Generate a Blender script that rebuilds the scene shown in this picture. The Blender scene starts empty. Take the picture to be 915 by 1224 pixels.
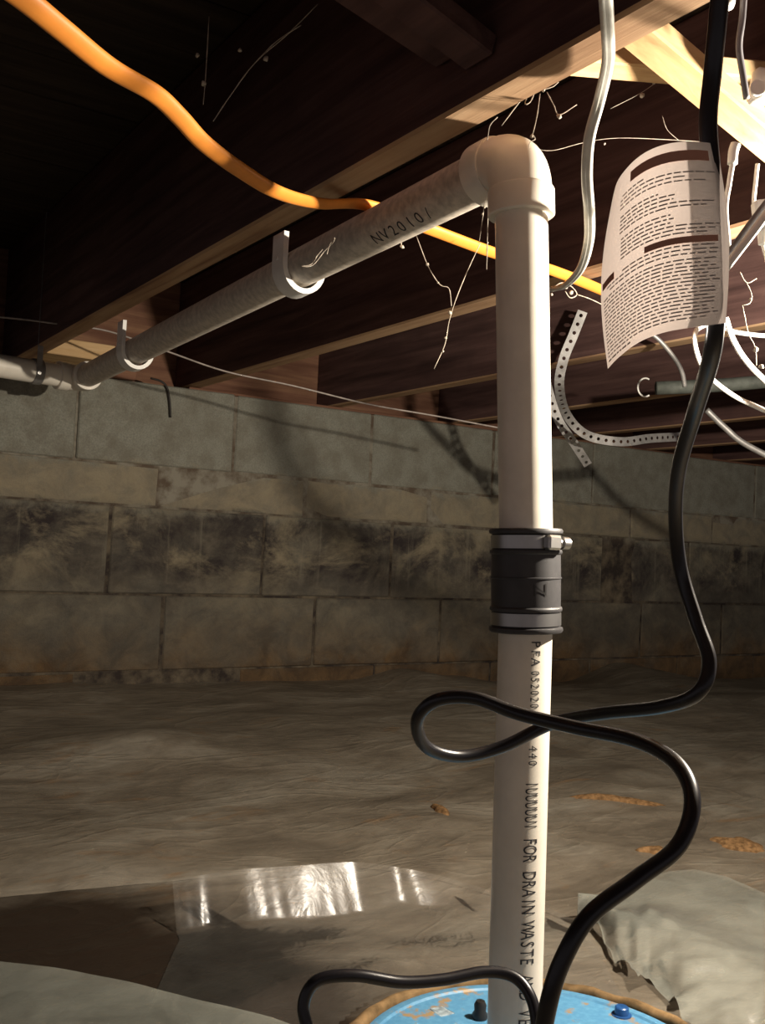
import bpy, bmesh, math, random
from mathutils import Vector, Matrix, noise
random.seed(7)
S = bpy.context.scene
C = S.collection
ZS = 0.5                                   # camera stands 0.5 above the height datum

# ------------------------------------------------------------------ camera
FPX, CX, CY = 1196.0, 457.5, 612.0
A_ = Vector((-777.5, 8, FPX)).normalized()      # along the joists
B_ = Vector((1842.5, 133, FPX))
B_ = (B_ - A_ * B_.dot(A_)).normalized()        # along the block wall
U_ = A_.cross(B_) * -1
if U_.y > 0: U_ = -U_
RT = Vector((B_.x, A_.x, U_.x)); DN = Vector((B_.y, A_.y, U_.y)); FW = Vector((B_.z, A_.z, U_.z))
cam_d = bpy.data.cameras.new('camera'); cam = bpy.data.objects.new('camera', cam_d); C.objects.link(cam)
M = Matrix((RT, -DN, -FW)).transposed().to_4x4()
M.translation = Vector((0, 0, ZS))
cam.matrix_world = M
cam_d.sensor_fit = 'VERTICAL'; cam_d.sensor_height = 24.0; cam_d.sensor_width = 24.0
cam_d.lens = 24.0 * FPX / 1224.0
cam_d.clip_start = 0.01
S.camera = cam

# ------------------------------------------------------------------ world, lamp, exposure
w = bpy.data.worlds.new('world'); S.world = w; w.use_nodes = True
w.node_tree.nodes['Background'].inputs[0].default_value = (1.0, 0.89, 0.92, 1)
w.node_tree.nodes['Background'].inputs[1].default_value = 0.065  # even pinkish ambient fill, added to brighten faces the bulb misses
LAMP = Vector((0.998, 0.46, 0.27 + ZS))
ld = bpy.data.lights.new('bulb_light', 'POINT'); ld.energy = 21.0; ld.color = (1.0, 0.89, 0.74); ld.shadow_soft_size = 0.014
lo = bpy.data.objects.new('bulb_light', ld); lo.location = LAMP; C.objects.link(lo)
S.view_settings.view_transform = 'Standard'; S.view_settings.look = 'None'
S.view_settings.gamma = 1.0; S.view_settings.use_curve_mapping = False
S.view_settings.exposure = 1.5

# ------------------------------------------------------------------ helpers: surveying
def ray(x, y): return RT * ((x - CX) / FPX) + DN * ((y - CY) / FPX) + FW
def up(v): return Vector((v.x, v.y, v.z + ZS))
def pz(x, y, z): return up(ray(x, y) * z)
def pY(x, y, Y): r = ray(x, y); return up(r * (Y / r.y))
def pX(x, y, X): r = ray(x, y); return up(r * (X / r.x))
def ph(x, y, h): r = ray(x, y); return up(r * (h / r.z))
def H(h): return h + ZS

# ------------------------------------------------------------------ helpers: materials
def mat(name):
    m = bpy.data.materials.new(name); m.use_nodes = True
    nt = m.node_tree; b = nt.nodes['Principled BSDF']
    return m, nt, b
def nd(nt, t, **kw):
    n = nt.nodes.new(t)
    for k, v in kw.items(): setattr(n, k, v)
    return n
def ramp(nt, fac, stops):
    r = nd(nt, 'ShaderNodeValToRGB'); e = r.color_ramp.elements
    while len(e) < len(stops): e.new(0.5)
    for i, (p, c) in enumerate(stops):
        e[i].position = p; e[i].color = (*c, 1) if len(c) == 3 else c
    nt.links.new(fac, r.inputs[0]); return r.outputs[0]
def coords(nt, scale=(1, 1, 1), loc=(0, 0, 0)):
    g = nd(nt, 'ShaderNodeNewGeometry'); mp = nd(nt, 'ShaderNodeMapping')
    mp.inputs['Scale'].default_value = scale; mp.inputs['Location'].default_value = loc
    nt.links.new(g.outputs['Position'], mp.inputs[0]); return mp.outputs[0]
def tex(nt, vec, scale, detail=6, rough=0.55, dist=0.0):
    n = nd(nt, 'ShaderNodeTexNoise'); n.inputs['Scale'].default_value = scale; n.inputs['Detail'].default_value = detail
    n.inputs['Roughness'].default_value = rough; n.inputs['Distortion'].default_value = dist
    nt.links.new(vec, n.inputs['Vector']); return n.outputs['Fac']
def mix(nt, fac, a, b, mode='MIX'):
    n = nd(nt, 'ShaderNodeMix', data_type='RGBA', blend_type=mode)
    for i, v in ((0, fac), (6, a), (7, b)):
        if isinstance(v, (int, float)): n.inputs[i].default_value = v
        elif isinstance(v, tuple): n.inputs[i].default_value = (*v, 1)
        else: nt.links.new(v, n.inputs[i])
    return n.outputs[2]
def bump(nt, b, h, strength, dist=0.005):
    n = nd(nt, 'ShaderNodeBump'); n.inputs['Strength'].default_value = strength; n.inputs['Distance'].default_value = dist
    nt.links.new(h, n.inputs['Height']); nt.links.new(n.outputs[0], b.inputs['Normal'])
def mathn(nt, op, a, b=0.0, clamp=False):
    n = nd(nt, 'ShaderNodeMath', operation=op, use_clamp=clamp)
    for i, v in ((0, a), (1, b)):
        if isinstance(v, (int, float)): n.inputs[i].default_value = v
        else: nt.links.new(v, n.inputs[i])
    return n.outputs[0]
def wood(name, c0, c1, c2, axis):
    m, nt, b = mat(name)
    sc = [22, 22, 22]; sc[axis] = 1.3
    v = coords(nt, tuple(sc))
    n1 = tex(nt, v, 2.2, 8, 0.6, 0.4)
    v2 = coords(nt, (1, 1, 1)); n2 = tex(nt, v2, 6, 4, 0.6)
    c = ramp(nt, n1, [(0.3, c0), (0.5, c1), (0.72, c2)])
    c = mix(nt, ramp(nt, n2, [(0.5, (0, 0, 0)), (0.75, (0.55, 0.55, 0.55))]), c, c0)
    nt.links.new(c, b.inputs['Base Color']); b.inputs['Roughness'].default_value = 0.85
    b.inputs['Specular IOR Level'].default_value = 0.2
    bump(nt, b, n1, 0.35, 0.003); return m
def plain(name, c, rough=0.5, metal=0.0, spec=0.5, vary=0.12, scale=60):
    m, nt, b = mat(name)
    n = tex(nt, coords(nt), scale, 4)
    d = tuple(x * (1 - vary * 2) for x in c)
    nt.links.new(ramp(nt, n, [(0.35, d), (0.65, c)]), b.inputs['Base Color'])
    b.inputs['Roughness'].default_value = rough; b.inputs['Metallic'].default_value = metal
    b.inputs['Specular IOR Level'].default_value = spec
    return m

m_joist = wood('dark_joist_wood', (0.06, 0.032, 0.029), (0.105, 0.056, 0.05), (0.165, 0.092, 0.08), 1)
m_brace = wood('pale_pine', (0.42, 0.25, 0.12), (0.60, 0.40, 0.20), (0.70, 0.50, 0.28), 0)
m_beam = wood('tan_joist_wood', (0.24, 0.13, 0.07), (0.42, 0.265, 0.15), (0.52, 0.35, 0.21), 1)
m_plank = wood('dark_subfloor_wood', (0.025, 0.016, 0.011), (0.045, 0.03, 0.02), (0.07, 0.048, 0.032), 0)
m_sill = wood('sill_wood', (0.12, 0.055, 0.035), (0.22, 0.11, 0.07), (0.34, 0.19, 0.11), 0)

def block_material():
    m, nt, b = mat('concrete_block')
    v = coords(nt); g = nd(nt, 'ShaderNodeNewGeometry'); sx = nd(nt, 'ShaderNodeSeparateXYZ')
    nt.links.new(g.outputs['Position'], sx.inputs[0]); X, Z = sx.outputs[0], sx.outputs[2]
    fine = tex(nt, v, 260, 4, 0.7); mid = tex(nt, v, 22, 6, 0.62); big = tex(nt, v, 5.5, 6, 0.6, 0.6)
    c = mix(nt, ramp(nt, fine, [(0.3, (0, 0, 0)), (0.7, (1, 1, 1))]), (0.20, 0.20, 0.165), (0.33, 0.325, 0.27))
    c = mix(nt, ramp(nt, mid, [(0.35, (0.6,) * 3), (0.6, (0, 0, 0))]), c, (0.17, 0.15, 0.115))
    blot = tex(nt, coords(nt, (1, 1, 1.25), (3, 0, 1)), 6.5, 9, 0.68, 0.35)
    blot2 = tex(nt, coords(nt, (1, 1, 1.1), (9, 2, 4)), 13, 9, 0.7, 0.5)
    zz = mathn(nt, 'ADD', Z, mathn(nt, 'MULTIPLY', mathn(nt, 'SUBTRACT', blot2, 0.5), 0.10))
    # the thin second course is tan, with yellowish bloom
    tan = ramp(nt, zz, [(0.565, (0,) * 3), (0.585, (0.8,) * 3), (0.665, (0.7,) * 3), (0.685, (0,) * 3)])
    c = mix(nt, tan, c, mix(nt, ramp(nt, blot2, [(0.4, (0,) * 3), (0.62, (1,) * 3)]), (0.32, 0.265, 0.175), (0.20, 0.17, 0.125)))
    # everything below is grimy brown grey
    low = ramp(nt, zz, [(0.30, (0.8,) * 3), (0.55, (0.8,) * 3), (0.59, (0.0,) * 3)])
    c = mix(nt, low, c, mix(nt, ramp(nt, blot2, [(0.36, (0,) * 3), (0.62, (1,) * 3)]), (0.085, 0.075, 0.06), (0.185, 0.155, 0.11)))
    # black mould: ragged blotches, thick in the third course, thin in the fourth
    mamt = ramp(nt, zz, [(0.20, (0.25,) * 3), (0.33, (0.45,) * 3), (0.38, (0.6,) * 3), (0.43, (1,) * 3), (0.555, (1,) * 3), (0.585, (0.0,) * 3)])
    mould = mathn(nt, 'MULTIPLY', mamt, ramp(nt, blot, [(0.34, (0,) * 3), (0.62, (1.0,) * 3)]))
    c = mix(nt, mould, c, (0.04, 0.033, 0.032))
    # run-down streaks
    st = tex(nt, coords(nt, (26, 26, 1.6)), 1.3, 6, 0.65)
    stm = mathn(nt, 'MULTIPLY', ramp(nt, st, [(0.58, (0,) * 3), (0.70, (0.55,) * 3)]), ramp(nt, zz, [(0.38, (0,) * 3), (0.44, (1,) * 3), (0.55, (1,) * 3), (0.58, (0,) * 3)]))
    c = mix(nt, stm, c, (0.24, 0.215, 0.16))
    # pale lime bloom patches
    lb = tex(nt, coords(nt, (1, 1, 1.6), (1.7, 0, 0.2)), 5.2, 10, 0.72, 0.4)
    lbm = mathn(nt, 'MULTIPLY', ramp(nt, lb, [(0.51, (0,) * 3), (0.67, (0.85,) * 3)]), ramp(nt, Z, [(0.22, (0.15,) * 3), (0.40, (0.5,) * 3), (0.45, (1,) * 3), (0.57, (1,) * 3), (0.62, (0.0,) * 3)]))
    c = mix(nt, lbm, c, (0.29, 0.245, 0.165))
    # brown soil splash at the foot of the wall
    sp = mathn(nt, 'ADD', Z, mathn(nt, 'MULTIPLY', mathn(nt, 'SUBTRACT', blot, 0.5), 0.36))
    foot = ramp(nt, sp, [(0.15, (0.9,) * 3), (0.21, (0.45,) * 3), (0.30, (0,) * 3)])
    c = mix(nt, foot, c, mix(nt, ramp(nt, blot2, [(0.4, (0,) * 3), (0.65, (1,) * 3)]), (0.075, 0.047, 0.027), (0.15, 0.09, 0.042)))
    nt.links.new(c, b.inputs['Base Color']); b.inputs['Roughness'].default_value = 0.95
    b.inputs['Specular IOR Level'].default_value = 0.1
    hh = mathn(nt, 'ADD', mathn(nt, 'MULTIPLY', fine, 0.5), mid)
    bump(nt, b, hh, 0.6, 0.006); return m
m_block = block_material()
def mortar_material():
    m, nt, b = mat('mortar')
    g = nd(nt, 'ShaderNodeNewGeometry'); sx = nd(nt, 'ShaderNodeSeparateXYZ'); nt.links.new(g.outputs['Position'], sx.inputs[0])
    n = tex(nt, coords(nt), 18, 7, 0.65)
    c = mix(nt, ramp(nt, n, [(0.4, (0,) * 3), (0.6, (1,) * 3)]), (0.12, 0.09, 0.065), (0.27, 0.25, 0.20))
    lowc = mix(nt, ramp(nt, n, [(0.4, (0,) * 3), (0.65, (1,) * 3)]), (0.04, 0.032, 0.028), (0.16, 0.13, 0.09))
    c = mix(nt, ramp(nt, sx.outputs[2], [(0.55, (1,) * 3), (0.6, (0,) * 3)]), c, lowc)
    nt.links.new(c, b.inputs['Base Color']); b.inputs['Roughness'].default_value = 0.95; b.inputs['Specular IOR Level'].default_value = 0.1
    bump(nt, b, n, 0.5, 0.005); return m
m_mortar = mortar_material()

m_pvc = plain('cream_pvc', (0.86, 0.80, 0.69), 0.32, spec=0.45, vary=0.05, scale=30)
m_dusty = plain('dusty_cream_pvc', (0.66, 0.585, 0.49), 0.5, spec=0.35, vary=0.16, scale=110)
m_white = plain('white_plastic', (0.85, 0.83, 0.78), 0.35, vary=0.03)
m_ink = plain('black_ink', (0.035, 0.035, 0.04), 0.6, vary=0.0)
m_rubber = plain('black_rubber', (0.05, 0.048, 0.05), 0.5, vary=0.15)
m_cord = plain('black_cord', (0.012, 0.011, 0.014), 0.32, vary=0.1)
m_steel = plain('clamp_steel', (0.48, 0.47, 0.45), 0.36, 1.0, vary=0.05)
m_zinc = plain('zinc_strap', (0.34, 0.33, 0.32), 0.5, 0.6, vary=0.15)
m_orange = plain('orange_cable', (0.85, 0.30, 0.045), 0.4, vary=0.08, scale=25)
m_greycab = plain('grey_cable', (0.58, 0.57, 0.52), 0.3, vary=0.1)
m_dkcab = plain('dark_grey_cable', (0.16, 0.15, 0.16), 0.5)
m_blue = None
m_bolt = plain('blue_bolt', (0.02, 0.09, 0.28), 0.35, vary=0.2)
m_conduit = plain('dull_conduit', (0.10, 0.11, 0.095), 0.7, vary=0.2)
m_patch = plain('pale_blue_patch', (0.42, 0.52, 0.58), 0.6, vary=0.3, scale=150)
m_rustwire = plain('dark_wire', (0.03, 0.025, 0.02), 0.6)
m_thread = plain('dusty_thread', (0.60, 0.52, 0.42), 0.9, vary=0.2, scale=200)
m_wire = plain('thin_wire', (0.42, 0.36, 0.32), 0.5, vary=0.2)
m_soil = plain('orange_soil', (0.27, 0.155, 0.07), 0.95, spec=0.1, vary=0.3, scale=120)
m_rim = plain('muddy_rim', (0.30, 0.19, 0.09), 0.9, spec=0.15, vary=0.3, scale=50)
m_grease = plain('black_grommet', (0.02, 0.018, 0.017), 0.45)

def lid_material():
    m, nt, b = mat('blue_lid')
    n = tex(nt, coords(nt), 26, 7, 0.62); n2 = tex(nt, coords(nt), 150, 3)
    c = mix(nt, ramp(nt, n2, [(0.4, (0,) * 3), (0.7, (1,) * 3)]), (0.085, 0.27, 0.47), (0.12, 0.33, 0.53))
    c = mix(nt, ramp(nt, n, [(0.57, (0,) * 3), (0.63, (1,) * 3)]), c, (0.33, 0.23, 0.12))
    nt.links.new(c, b.inputs['Base Color']); b.inputs['Roughness'].default_value = 0.5
    bump(nt, b, n, 0.3, 0.003); return m
m_blue = lid_material()

def floor_material(painted_shade=True):
    m, nt, b = mat('plastic_over_soil')
    v = coords(nt, (0.7, 1.6, 1)); n1 = tex(nt, v, 5.0, 7, 0.6, 0.8); n2 = tex(nt, coords(nt), 30, 5, 0.6)
    n3 = tex(nt, coords(nt, (0.8, 2.2, 1), (4, 1, 0)), 6.5, 8, 0.65, 0.6)
    c = ramp(nt, n1, [(0.3, (0.10, 0.082, 0.06)), (0.5, (0.175, 0.148, 0.112)), (0.7, (0.25, 0.225, 0.182))])
    c = mix(nt, ramp(nt, n3, [(0.60, (0,) * 3), (0.68, (0.6,) * 3)]), c, (0.20, 0.12, 0.06))
    c = mix(nt, ramp(nt, n2, [(0.45, (0,) * 3), (0.7, (0.3,) * 3)]), c, (0.065, 0.053, 0.042))
    # soil under the clear sheet, with the recess's shade painted in near black
    g = nd(nt, 'ShaderNodeNewGeometry'); c_unshaded = c
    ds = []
    for hc in (HOLLOW_SHADE, HOLLOW_SHADE2, HOLLOW_SHADE3):
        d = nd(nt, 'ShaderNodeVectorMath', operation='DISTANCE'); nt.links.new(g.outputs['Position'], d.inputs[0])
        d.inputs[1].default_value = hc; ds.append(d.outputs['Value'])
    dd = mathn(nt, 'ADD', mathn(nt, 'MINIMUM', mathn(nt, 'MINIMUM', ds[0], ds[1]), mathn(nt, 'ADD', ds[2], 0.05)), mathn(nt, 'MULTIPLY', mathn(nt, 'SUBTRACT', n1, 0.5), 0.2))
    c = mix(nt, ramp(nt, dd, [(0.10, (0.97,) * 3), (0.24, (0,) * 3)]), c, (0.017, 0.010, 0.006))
    if not painted_shade: c = c_unshaded
    nt.links.new(c, b.inputs['Base Color'])
    nt.links.new(ramp(nt, n1, [(0.3, (0.5,) * 3), (0.7, (0.3,) * 3)]), b.inputs['Roughness'])
    b.inputs['Specular IOR Level'].default_value = 0.5
    wr = tex(nt, coords(nt, (1, 2.4, 1)), 11, 4, 0.5, 1.6)
    rd = tex(nt, coords(nt, (0.9, 2.6, 1), (2, 5, 0)), 3.2, 3, 0.5, 1.2)
    rid = mathn(nt, 'POWER', mathn(nt, 'SUBTRACT', 1.0, mathn(nt, 'ABSOLUTE', mathn(nt, 'MULTIPLY', mathn(nt, 'SUBTRACT', rd, 0.5), 4.0)), clamp=True), 9.0)
    hs = mathn(nt, 'ADD', mathn(nt, 'ADD', wr, mathn(nt, 'MULTIPLY', n2, 0.25)), mathn(nt, 'MULTIPLY', rid, 0.5))
    bump(nt, b, hs, 0.26, 0.012); return m
HOLLOW_SHADE = ph(70, 1115, -0.46); HOLLOW_SHADE2 = ph(230, 1150, -0.46); HOLLOW_SHADE3 = ph(350, 1195, -0.47)
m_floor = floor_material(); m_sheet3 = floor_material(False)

def sheet_material(name, alpha, rough, col):
    m, nt, b = mat(name)
    n = tex(nt, coords(nt), 14, 6, 0.6, 0.8)
    b.inputs['Base Color'].default_value = (*col, 1); b.inputs['Roughness'].default_value = 0.9
    b.inputs['Specular IOR Level'].default_value = 0.0
    tr = nd(nt, 'ShaderNodeBsdfTransparent'); mx = nd(nt, 'ShaderNodeMixShader')
    f = ramp(nt, n, [(0.3, (alpha * 0.7,) * 3), (0.7, (min(1, alpha * 1.3),) * 3)])
    nt.links.new(f, mx.inputs[0]); nt.links.new(tr.outputs[0], mx.inputs[1]); nt.links.new(b.outputs[0], mx.inputs[2])
    gl = nd(nt, 'ShaderNodeBsdfGlossy'); gl.inputs['Roughness'].default_value = rough
    fr = nd(nt, 'ShaderNodeFresnel'); fr.inputs[0].default_value = 1.5; m2 = nd(nt, 'ShaderNodeMixShader')
    nt.links.new(fr.outputs[0], m2.inputs[0]); nt.links.new(mx.outputs[0], m2.inputs[1]); nt.links.new(gl.outputs[0], m2.inputs[2])
    nt.links.new(m2.outputs[0], nt.nodes['Material Output'].inputs[0])
    wr = tex(nt, coords(nt), 45, 3, 0.5, 1.2)
    bn = nd(nt, 'ShaderNodeBump'); bn.inputs['Strength'].default_value = 0.08; bn.inputs['Distance'].default_value = 0.006
    nt.links.new(wr, bn.inputs['Height'])
    for q in (b, gl, fr): nt.links.new(bn.outputs[0], q.inputs['Normal'])
    return m
m_sheet = sheet_material('clear_plastic_sheet', 0.07, 0.27, (0.42, 0.39, 0.34))
m_sheet2 = sheet_material('milky_plastic_sheet', 0.42, 0.26, (0.36, 0.37, 0.32))
m_sleeve = sheet_material('clear_sleeve', 0.10, 0.15, (0.7, 0.65, 0.65))

def paper_material():
    m, nt, b = mat('tag_paper')
    n = tex(nt, coords(nt), 220, 4)
    nt.links.new(ramp(nt, n, [(0.3, (0.66, 0.60, 0.54)), (0.7, (0.74, 0.68, 0.62))]), b.inputs['Base Color'])
    b.inputs['Roughness'].default_value = 0.7
    t = nd(nt, 'ShaderNodeBsdfTranslucent'); t.inputs[0].default_value = (0.80, 0.68, 0.62, 1)
    mx = nd(nt, 'ShaderNodeMixShader'); mx.inputs[0].default_value = 0.32
    nt.links.new(b.outputs[0], mx.inputs[1]); nt.links.new(t.outputs[0], mx.inputs[2])
    nt.links.new(mx.outputs[0], nt.nodes['Material Output'].inputs[0]); return m
m_paper = paper_material()
m_print = plain('grey_print', (0.50, 0.44, 0.40), 0.8, vary=0.0)
m_red = plain('red_print', (0.62, 0.30, 0.20), 0.8, vary=0.0)

# ------------------------------------------------------------------ helpers: geometry
def tag(o, label=None, cat=None, group=None, kind=None):
    if label: o['label'] = label
    if cat: o['category'] = cat
    if group: o['group'] = group
    if kind: o['kind'] = kind
    return o
def thing(name, label, cat, loc, group=None):
    o = bpy.data.objects.new(name, None); C.objects.link(o); o.empty_display_size = 0.03
    o.location = loc; o.matrix_world = Matrix.Translation(loc)
    return tag(o, label, cat, group)
ORG = {}
def obj(name, vf, m, parent=None, smooth=True, auto=None):
    vs, fs = vf
    vs = [Vector(v) for v in vs]
    if parent is not None: base = ORG.get(parent.name) or Vector(parent.location)
    else:
        base = Vector((sum(v.x for v in vs) / len(vs), sum(v.y for v in vs) / len(vs), min(v.z for v in vs)))
    me = bpy.data.meshes.new(name)
    me.from_pydata([v - base for v in vs], [], fs)
    me.materials.append(m)
    bm = bmesh.new(); bm.from_mesh(me); bmesh.ops.recalc_face_normals(bm, faces=bm.faces)
    if name in ('plastic_sheet', 'floor'):
        for f in bm.faces:
            if f.normal.z < 0: f.normal_flip()
    bm.to_mesh(me); bm.free()
    if smooth:
        me.polygons.foreach_set('use_smooth', [True] * len(me.polygons))
        if auto: me.set_sharp_from_angle(angle=math.radians(auto))
    o = bpy.data.objects.new(name, me); C.objects.link(o)
    if parent is not None:
        o.parent = parent; ORG[o.name] = base
        if parent.type == 'MESH': pass
    else: o.location = base; ORG[o.name] = base
    return o
def child_of_mesh(o): pass
def merge(*vfs):
    V, F = [], []
    for v, f in vfs:
        n = len(V); V += list(v); F += [tuple(i + n for i in q) for q in f]
    return V, F
def box(x0, x1, y0, y1, z0, z1, bev=0.0, jit=0.0):
    bm = bmesh.new(); bmesh.ops.create_cube(bm, size=1)
    for v in bm.verts:
        v.co = Vector((x0 + (v.co.x + .5) * (x1 - x0), y0 + (v.co.y + .5) * (y1 - y0), z0 + (v.co.z + .5) * (z1 - z0)))
    if jit:
        for v in bm.verts: v.co += Vector((random.uniform(-jit, jit), random.uniform(-jit, jit), random.uniform(-jit, jit)))
    if bev: bmesh.ops.bevel(bm, geom=list(bm.edges), offset=bev, segments=1, affect='EDGES')
    bm.verts.index_update()
    r = [v.co.copy() for v in bm.verts], [tuple(v.index for v in f.verts) for f in bm.faces]; bm.free(); return r
def bar(p, q, wdt, thk, side, bev=0.002):
    """board from p to q; wdt along 'side', thk across"""
    p, q = Vector(p), Vector(q); d = q - p; L = d.length; d.normalize()
    s = Vector(side); s = (s - d * s.dot(d)).normalized(); n = d.cross(s)
    vs, fs = box(0, L, -wdt / 2, wdt / 2, -thk / 2, thk / 2, bev)
    return [p + d * v.x + s * v.y + n * v.z for v in vs], fs
def spline(pts, n=8):
    pts = [Vector(p) for p in pts]
    if len(pts) < 3 or n < 2: return pts
    P = [pts[0] * 2 - pts[1]] + pts + [pts[-1] * 2 - pts[-2]]; out = []
    for i in range(1, len(P) - 2):
        a, b, c, d = P[i - 1:i + 3]
        for k in range(n):
            t = k / n
            out.append(0.5 * ((2 * b) + (c - a) * t + (2 * a - 5 * b + 4 * c - d) * t * t + (3 * b - a - 3 * c + d) * t ** 3))
    out.append(pts[-1]); return out
def frames(path, hint=None):
    res = []; prev = None
    for i, p in enumerate(path):
        t = (path[min(i + 1, len(path) - 1)] - path[max(i - 1, 0)]).normalized()
        if hint is not None: s = hint - t * hint.dot(t)
        elif prev is None:
            h = Vector((0, 0, 1)) if abs(t.z) < 0.9 else Vector((1, 0, 0)); s = h - t * h.dot(t)
        else: s = prev - t * prev.dot(t)
        s.normalize(); prev = s; res.append((p, t, s, t.cross(s)))
    return res
def tube(pts, r, n=8, seg=10, r2=None, hint=None, prof=None, cap=True, bumps=None):
    path = spline(pts, n); V, F = [], []
    if prof is None: prof = [(math.cos(2 * math.pi * k / seg), math.sin(2 * math.pi * k / seg)) for k in range(seg)]
    seg = len(prof); r2 = r2 or r; fr = frames(path, hint)
    for i, (p, t, s, q) in enumerate(fr):
        k_ = bumps(i / (len(fr) - 1)) if bumps else 1.0
        for cx_, cy_ in prof: V.append(p + s * cx_ * r * k_ + q * cy_ * r2 * k_)
    for i in range(len(fr) - 1):
        for k in range(seg):
            F.append((i * seg + k, i * seg + (k + 1) % seg, (i + 1) * seg + (k + 1) % seg, (i + 1) * seg + k))
    if cap: F.append(tuple(range(seg))); F.append(tuple(range((len(fr) - 1) * seg, len(fr) * seg)))
    return V, F
def lathe(p, axis, prof, seg=40, closed=False):
    """prof: list of (distance along axis, radius)"""
    p = Vector(p); a = Vector(axis).normalized(); h = Vector((1, 0, 0)) if abs(a.x) < 0.8 else Vector((0, 1, 0))
    s = (h - a * h.dot(a)).normalized(); q = a.cross(s); V, F = [], []
    for d, r in prof:
        for k in range(seg):
            th = 2 * math.pi * k / seg; V.append(p + a * d + (s * math.cos(th) + q * math.sin(th)) * r)
    n = len(prof)
    for i in range(n - 1 if not closed else n):
        j = (i + 1) % n
        for k in range(seg): F.append((i * seg + k, i * seg + (k + 1) % seg, j * seg + (k + 1) % seg, j * seg + k))
    return V, F
def pipe_prof(L, ro, ri): return [(0, ri), (0, ro), (L, ro), (L, ri)]
def blob(p, r, sub=1, j=0.3):
    bm = bmesh.new(); bmesh.ops.create_icosphere(bm, subdivisions=sub, radius=r)
    for v in bm.verts: v.co *= 1 + random.uniform(-j, j)
    bm.verts.index_update()
    R = [Vector(p) + v.co for v in bm.verts], [tuple(v.index for v in f.verts) for f in bm.faces]; bm.free(); return R
def lerp_tab(x, tab):
    if x <= tab[0][0]: return tab[0][1]
    for (a, u), (b, v) in zip(tab, tab[1:]):
        if x <= b:
            t = (x - a) / (b - a); t = t * t * (3 - 2 * t); return u + (v - u) * t
    return tab[-1][1]

# ------------------------------------------------------------------ setting: block wall
WY = 2.376
wall = obj('wall_back', box(-1.7, 5.2, WY + 0.003, WY + 0.2, H(-0.62), H(0.378)), m_mortar, smooth=False); tag(wall, kind='structure')
courses = [(0.381, 0.182, [0.668, 1.075, 1.496, 1.936]), (0.178, 0.080, [0.881, 1.291, 1.704, 2.12]),
           (0.076, -0.135, [0.762, 1.173, 1.579, 2.0]), (-0.14, -0.322, [0.908, 1.338, 1.761, 2.19]),
           (-0.327, -0.53, [0.70, 1.12, 1.54, 1.96])]
for zt, zb, js in courses:
    e = list(js)
    while e[0] > -1.3: e.insert(0, e[0] - 0.413)
    while e[-1] < 4.7: e.append(e[-1] + 0.42)
    for a, b_ in zip(e, e[1:]):
        dy = random.uniform(-0.003, 0.003)
        obj('block', box(a + 0.004, b_ - 0.004, WY + dy, WY + 0.03, H(zb), H(zt), 0.003, 0.0018), m_block, wall, smooth=False)
CT0 = 0.67
# rim board closing the joist bays on top of the wall
rim = obj('trim_1', box(-1.7, 5.2, WY + 0.10, WY + 0.14, H(0.381), H(CT0)), m_sill, smooth=False); tag(rim, kind='structure')

# ------------------------------------------------------------------ setting: ground
LC = Vector((0.662, 0.704, 0)); LR = 0.177; LZ = -0.472
foot = [(-2, -.35), (.53, -.352), (1.1, -.358), (1.45, -.36), (1.63, -.335), (1.8, -.365), (1.97, -.388), (2.25, -.395), (2.5, -.338), (2.8, -.40), (3.2, -.415), (5.5, -.42)]
def ground(x, y):
    base = lerp_tab(y, [(-2, -.50), (0.6, -.492), (0.95, -.482), (1.5, -.432), (2.0, -.385), (2.4, -.362)])
    k = math.exp(-((WY - y) / 0.16) ** 2) if y < WY else 1.0
    h = base * (1 - k) + lerp_tab(x, foot) * k
    h += 0.012 * noise.noise(Vector((x * 3.1, y * 3.7, 1.3))) + 0.005 * noise.noise(Vector((x * 8, y * 13, 4.1)))
    h += 0.03 * math.exp(-(((x - 0.62) / 0.2) ** 2 + ((y - 1.85) / 0.10) ** 2))
    hx, hy = x - HOLLOW_SHADE.x, y - HOLLOW_SHADE.y
    h -= 0.008 * math.exp(-((hx / 0.24) ** 2 + (hy / 0.15) ** 2))
    d = math.hypot(x - LC.x, y - LC.y)
    if d < 0.26:
        t = max(0, min(1, (d - 0.19) / 0.07)); h = h * t + (LZ - 0.012) * (1 - t)
    if d < 0.165: h = LZ - 0.05
    return h
def grid_floor():
    def axis(a, b, lo_, hi_, fine, coarse):
        r = []; x = a
        while x < b: r.append(x); x += fine if lo_ <= x < hi_ else coarse
        r.append(b); return r
    xs = axis(-1.7, 5.2, -0.1, 3.3, 0.02, 0.08); ys = axis(-1.6, WY + 0.02, 0.3, 2.5, 0.016, 0.08)
    V = [Vector((x, y, H(ground(x, y)))) for y in ys for x in xs]; n = len(xs)
    F = [(j * n + i, j * n + i + 1, (j + 1) * n + i + 1, (j + 1) * n + i) for j in range(len(ys) - 1) for i in range(n - 1)]
    return V, F
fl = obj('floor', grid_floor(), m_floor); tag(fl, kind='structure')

# ------------------------------------------------------------------ setting: subfloor boards
CT = 0.67
ceil = obj('ceiling', box(-1.7, 5.2, -1.6, WY + 0.14, H(CT + 0.02), H(CT + 0.03)), m_plank, smooth=False); tag(ceil, kind='structure')
y = -1.6
while y < WY + 0.1:
    wv = 0.138
    obj('plank', box(-1.7, 5.2, y + 0.0015, min(y + wv, WY + 0.14) - 0.0015, H(CT) + random.uniform(0, .0015), H(CT + 0.0195), 0.0015), m_plank, ceil, smooth=False)
    y += wv

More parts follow.
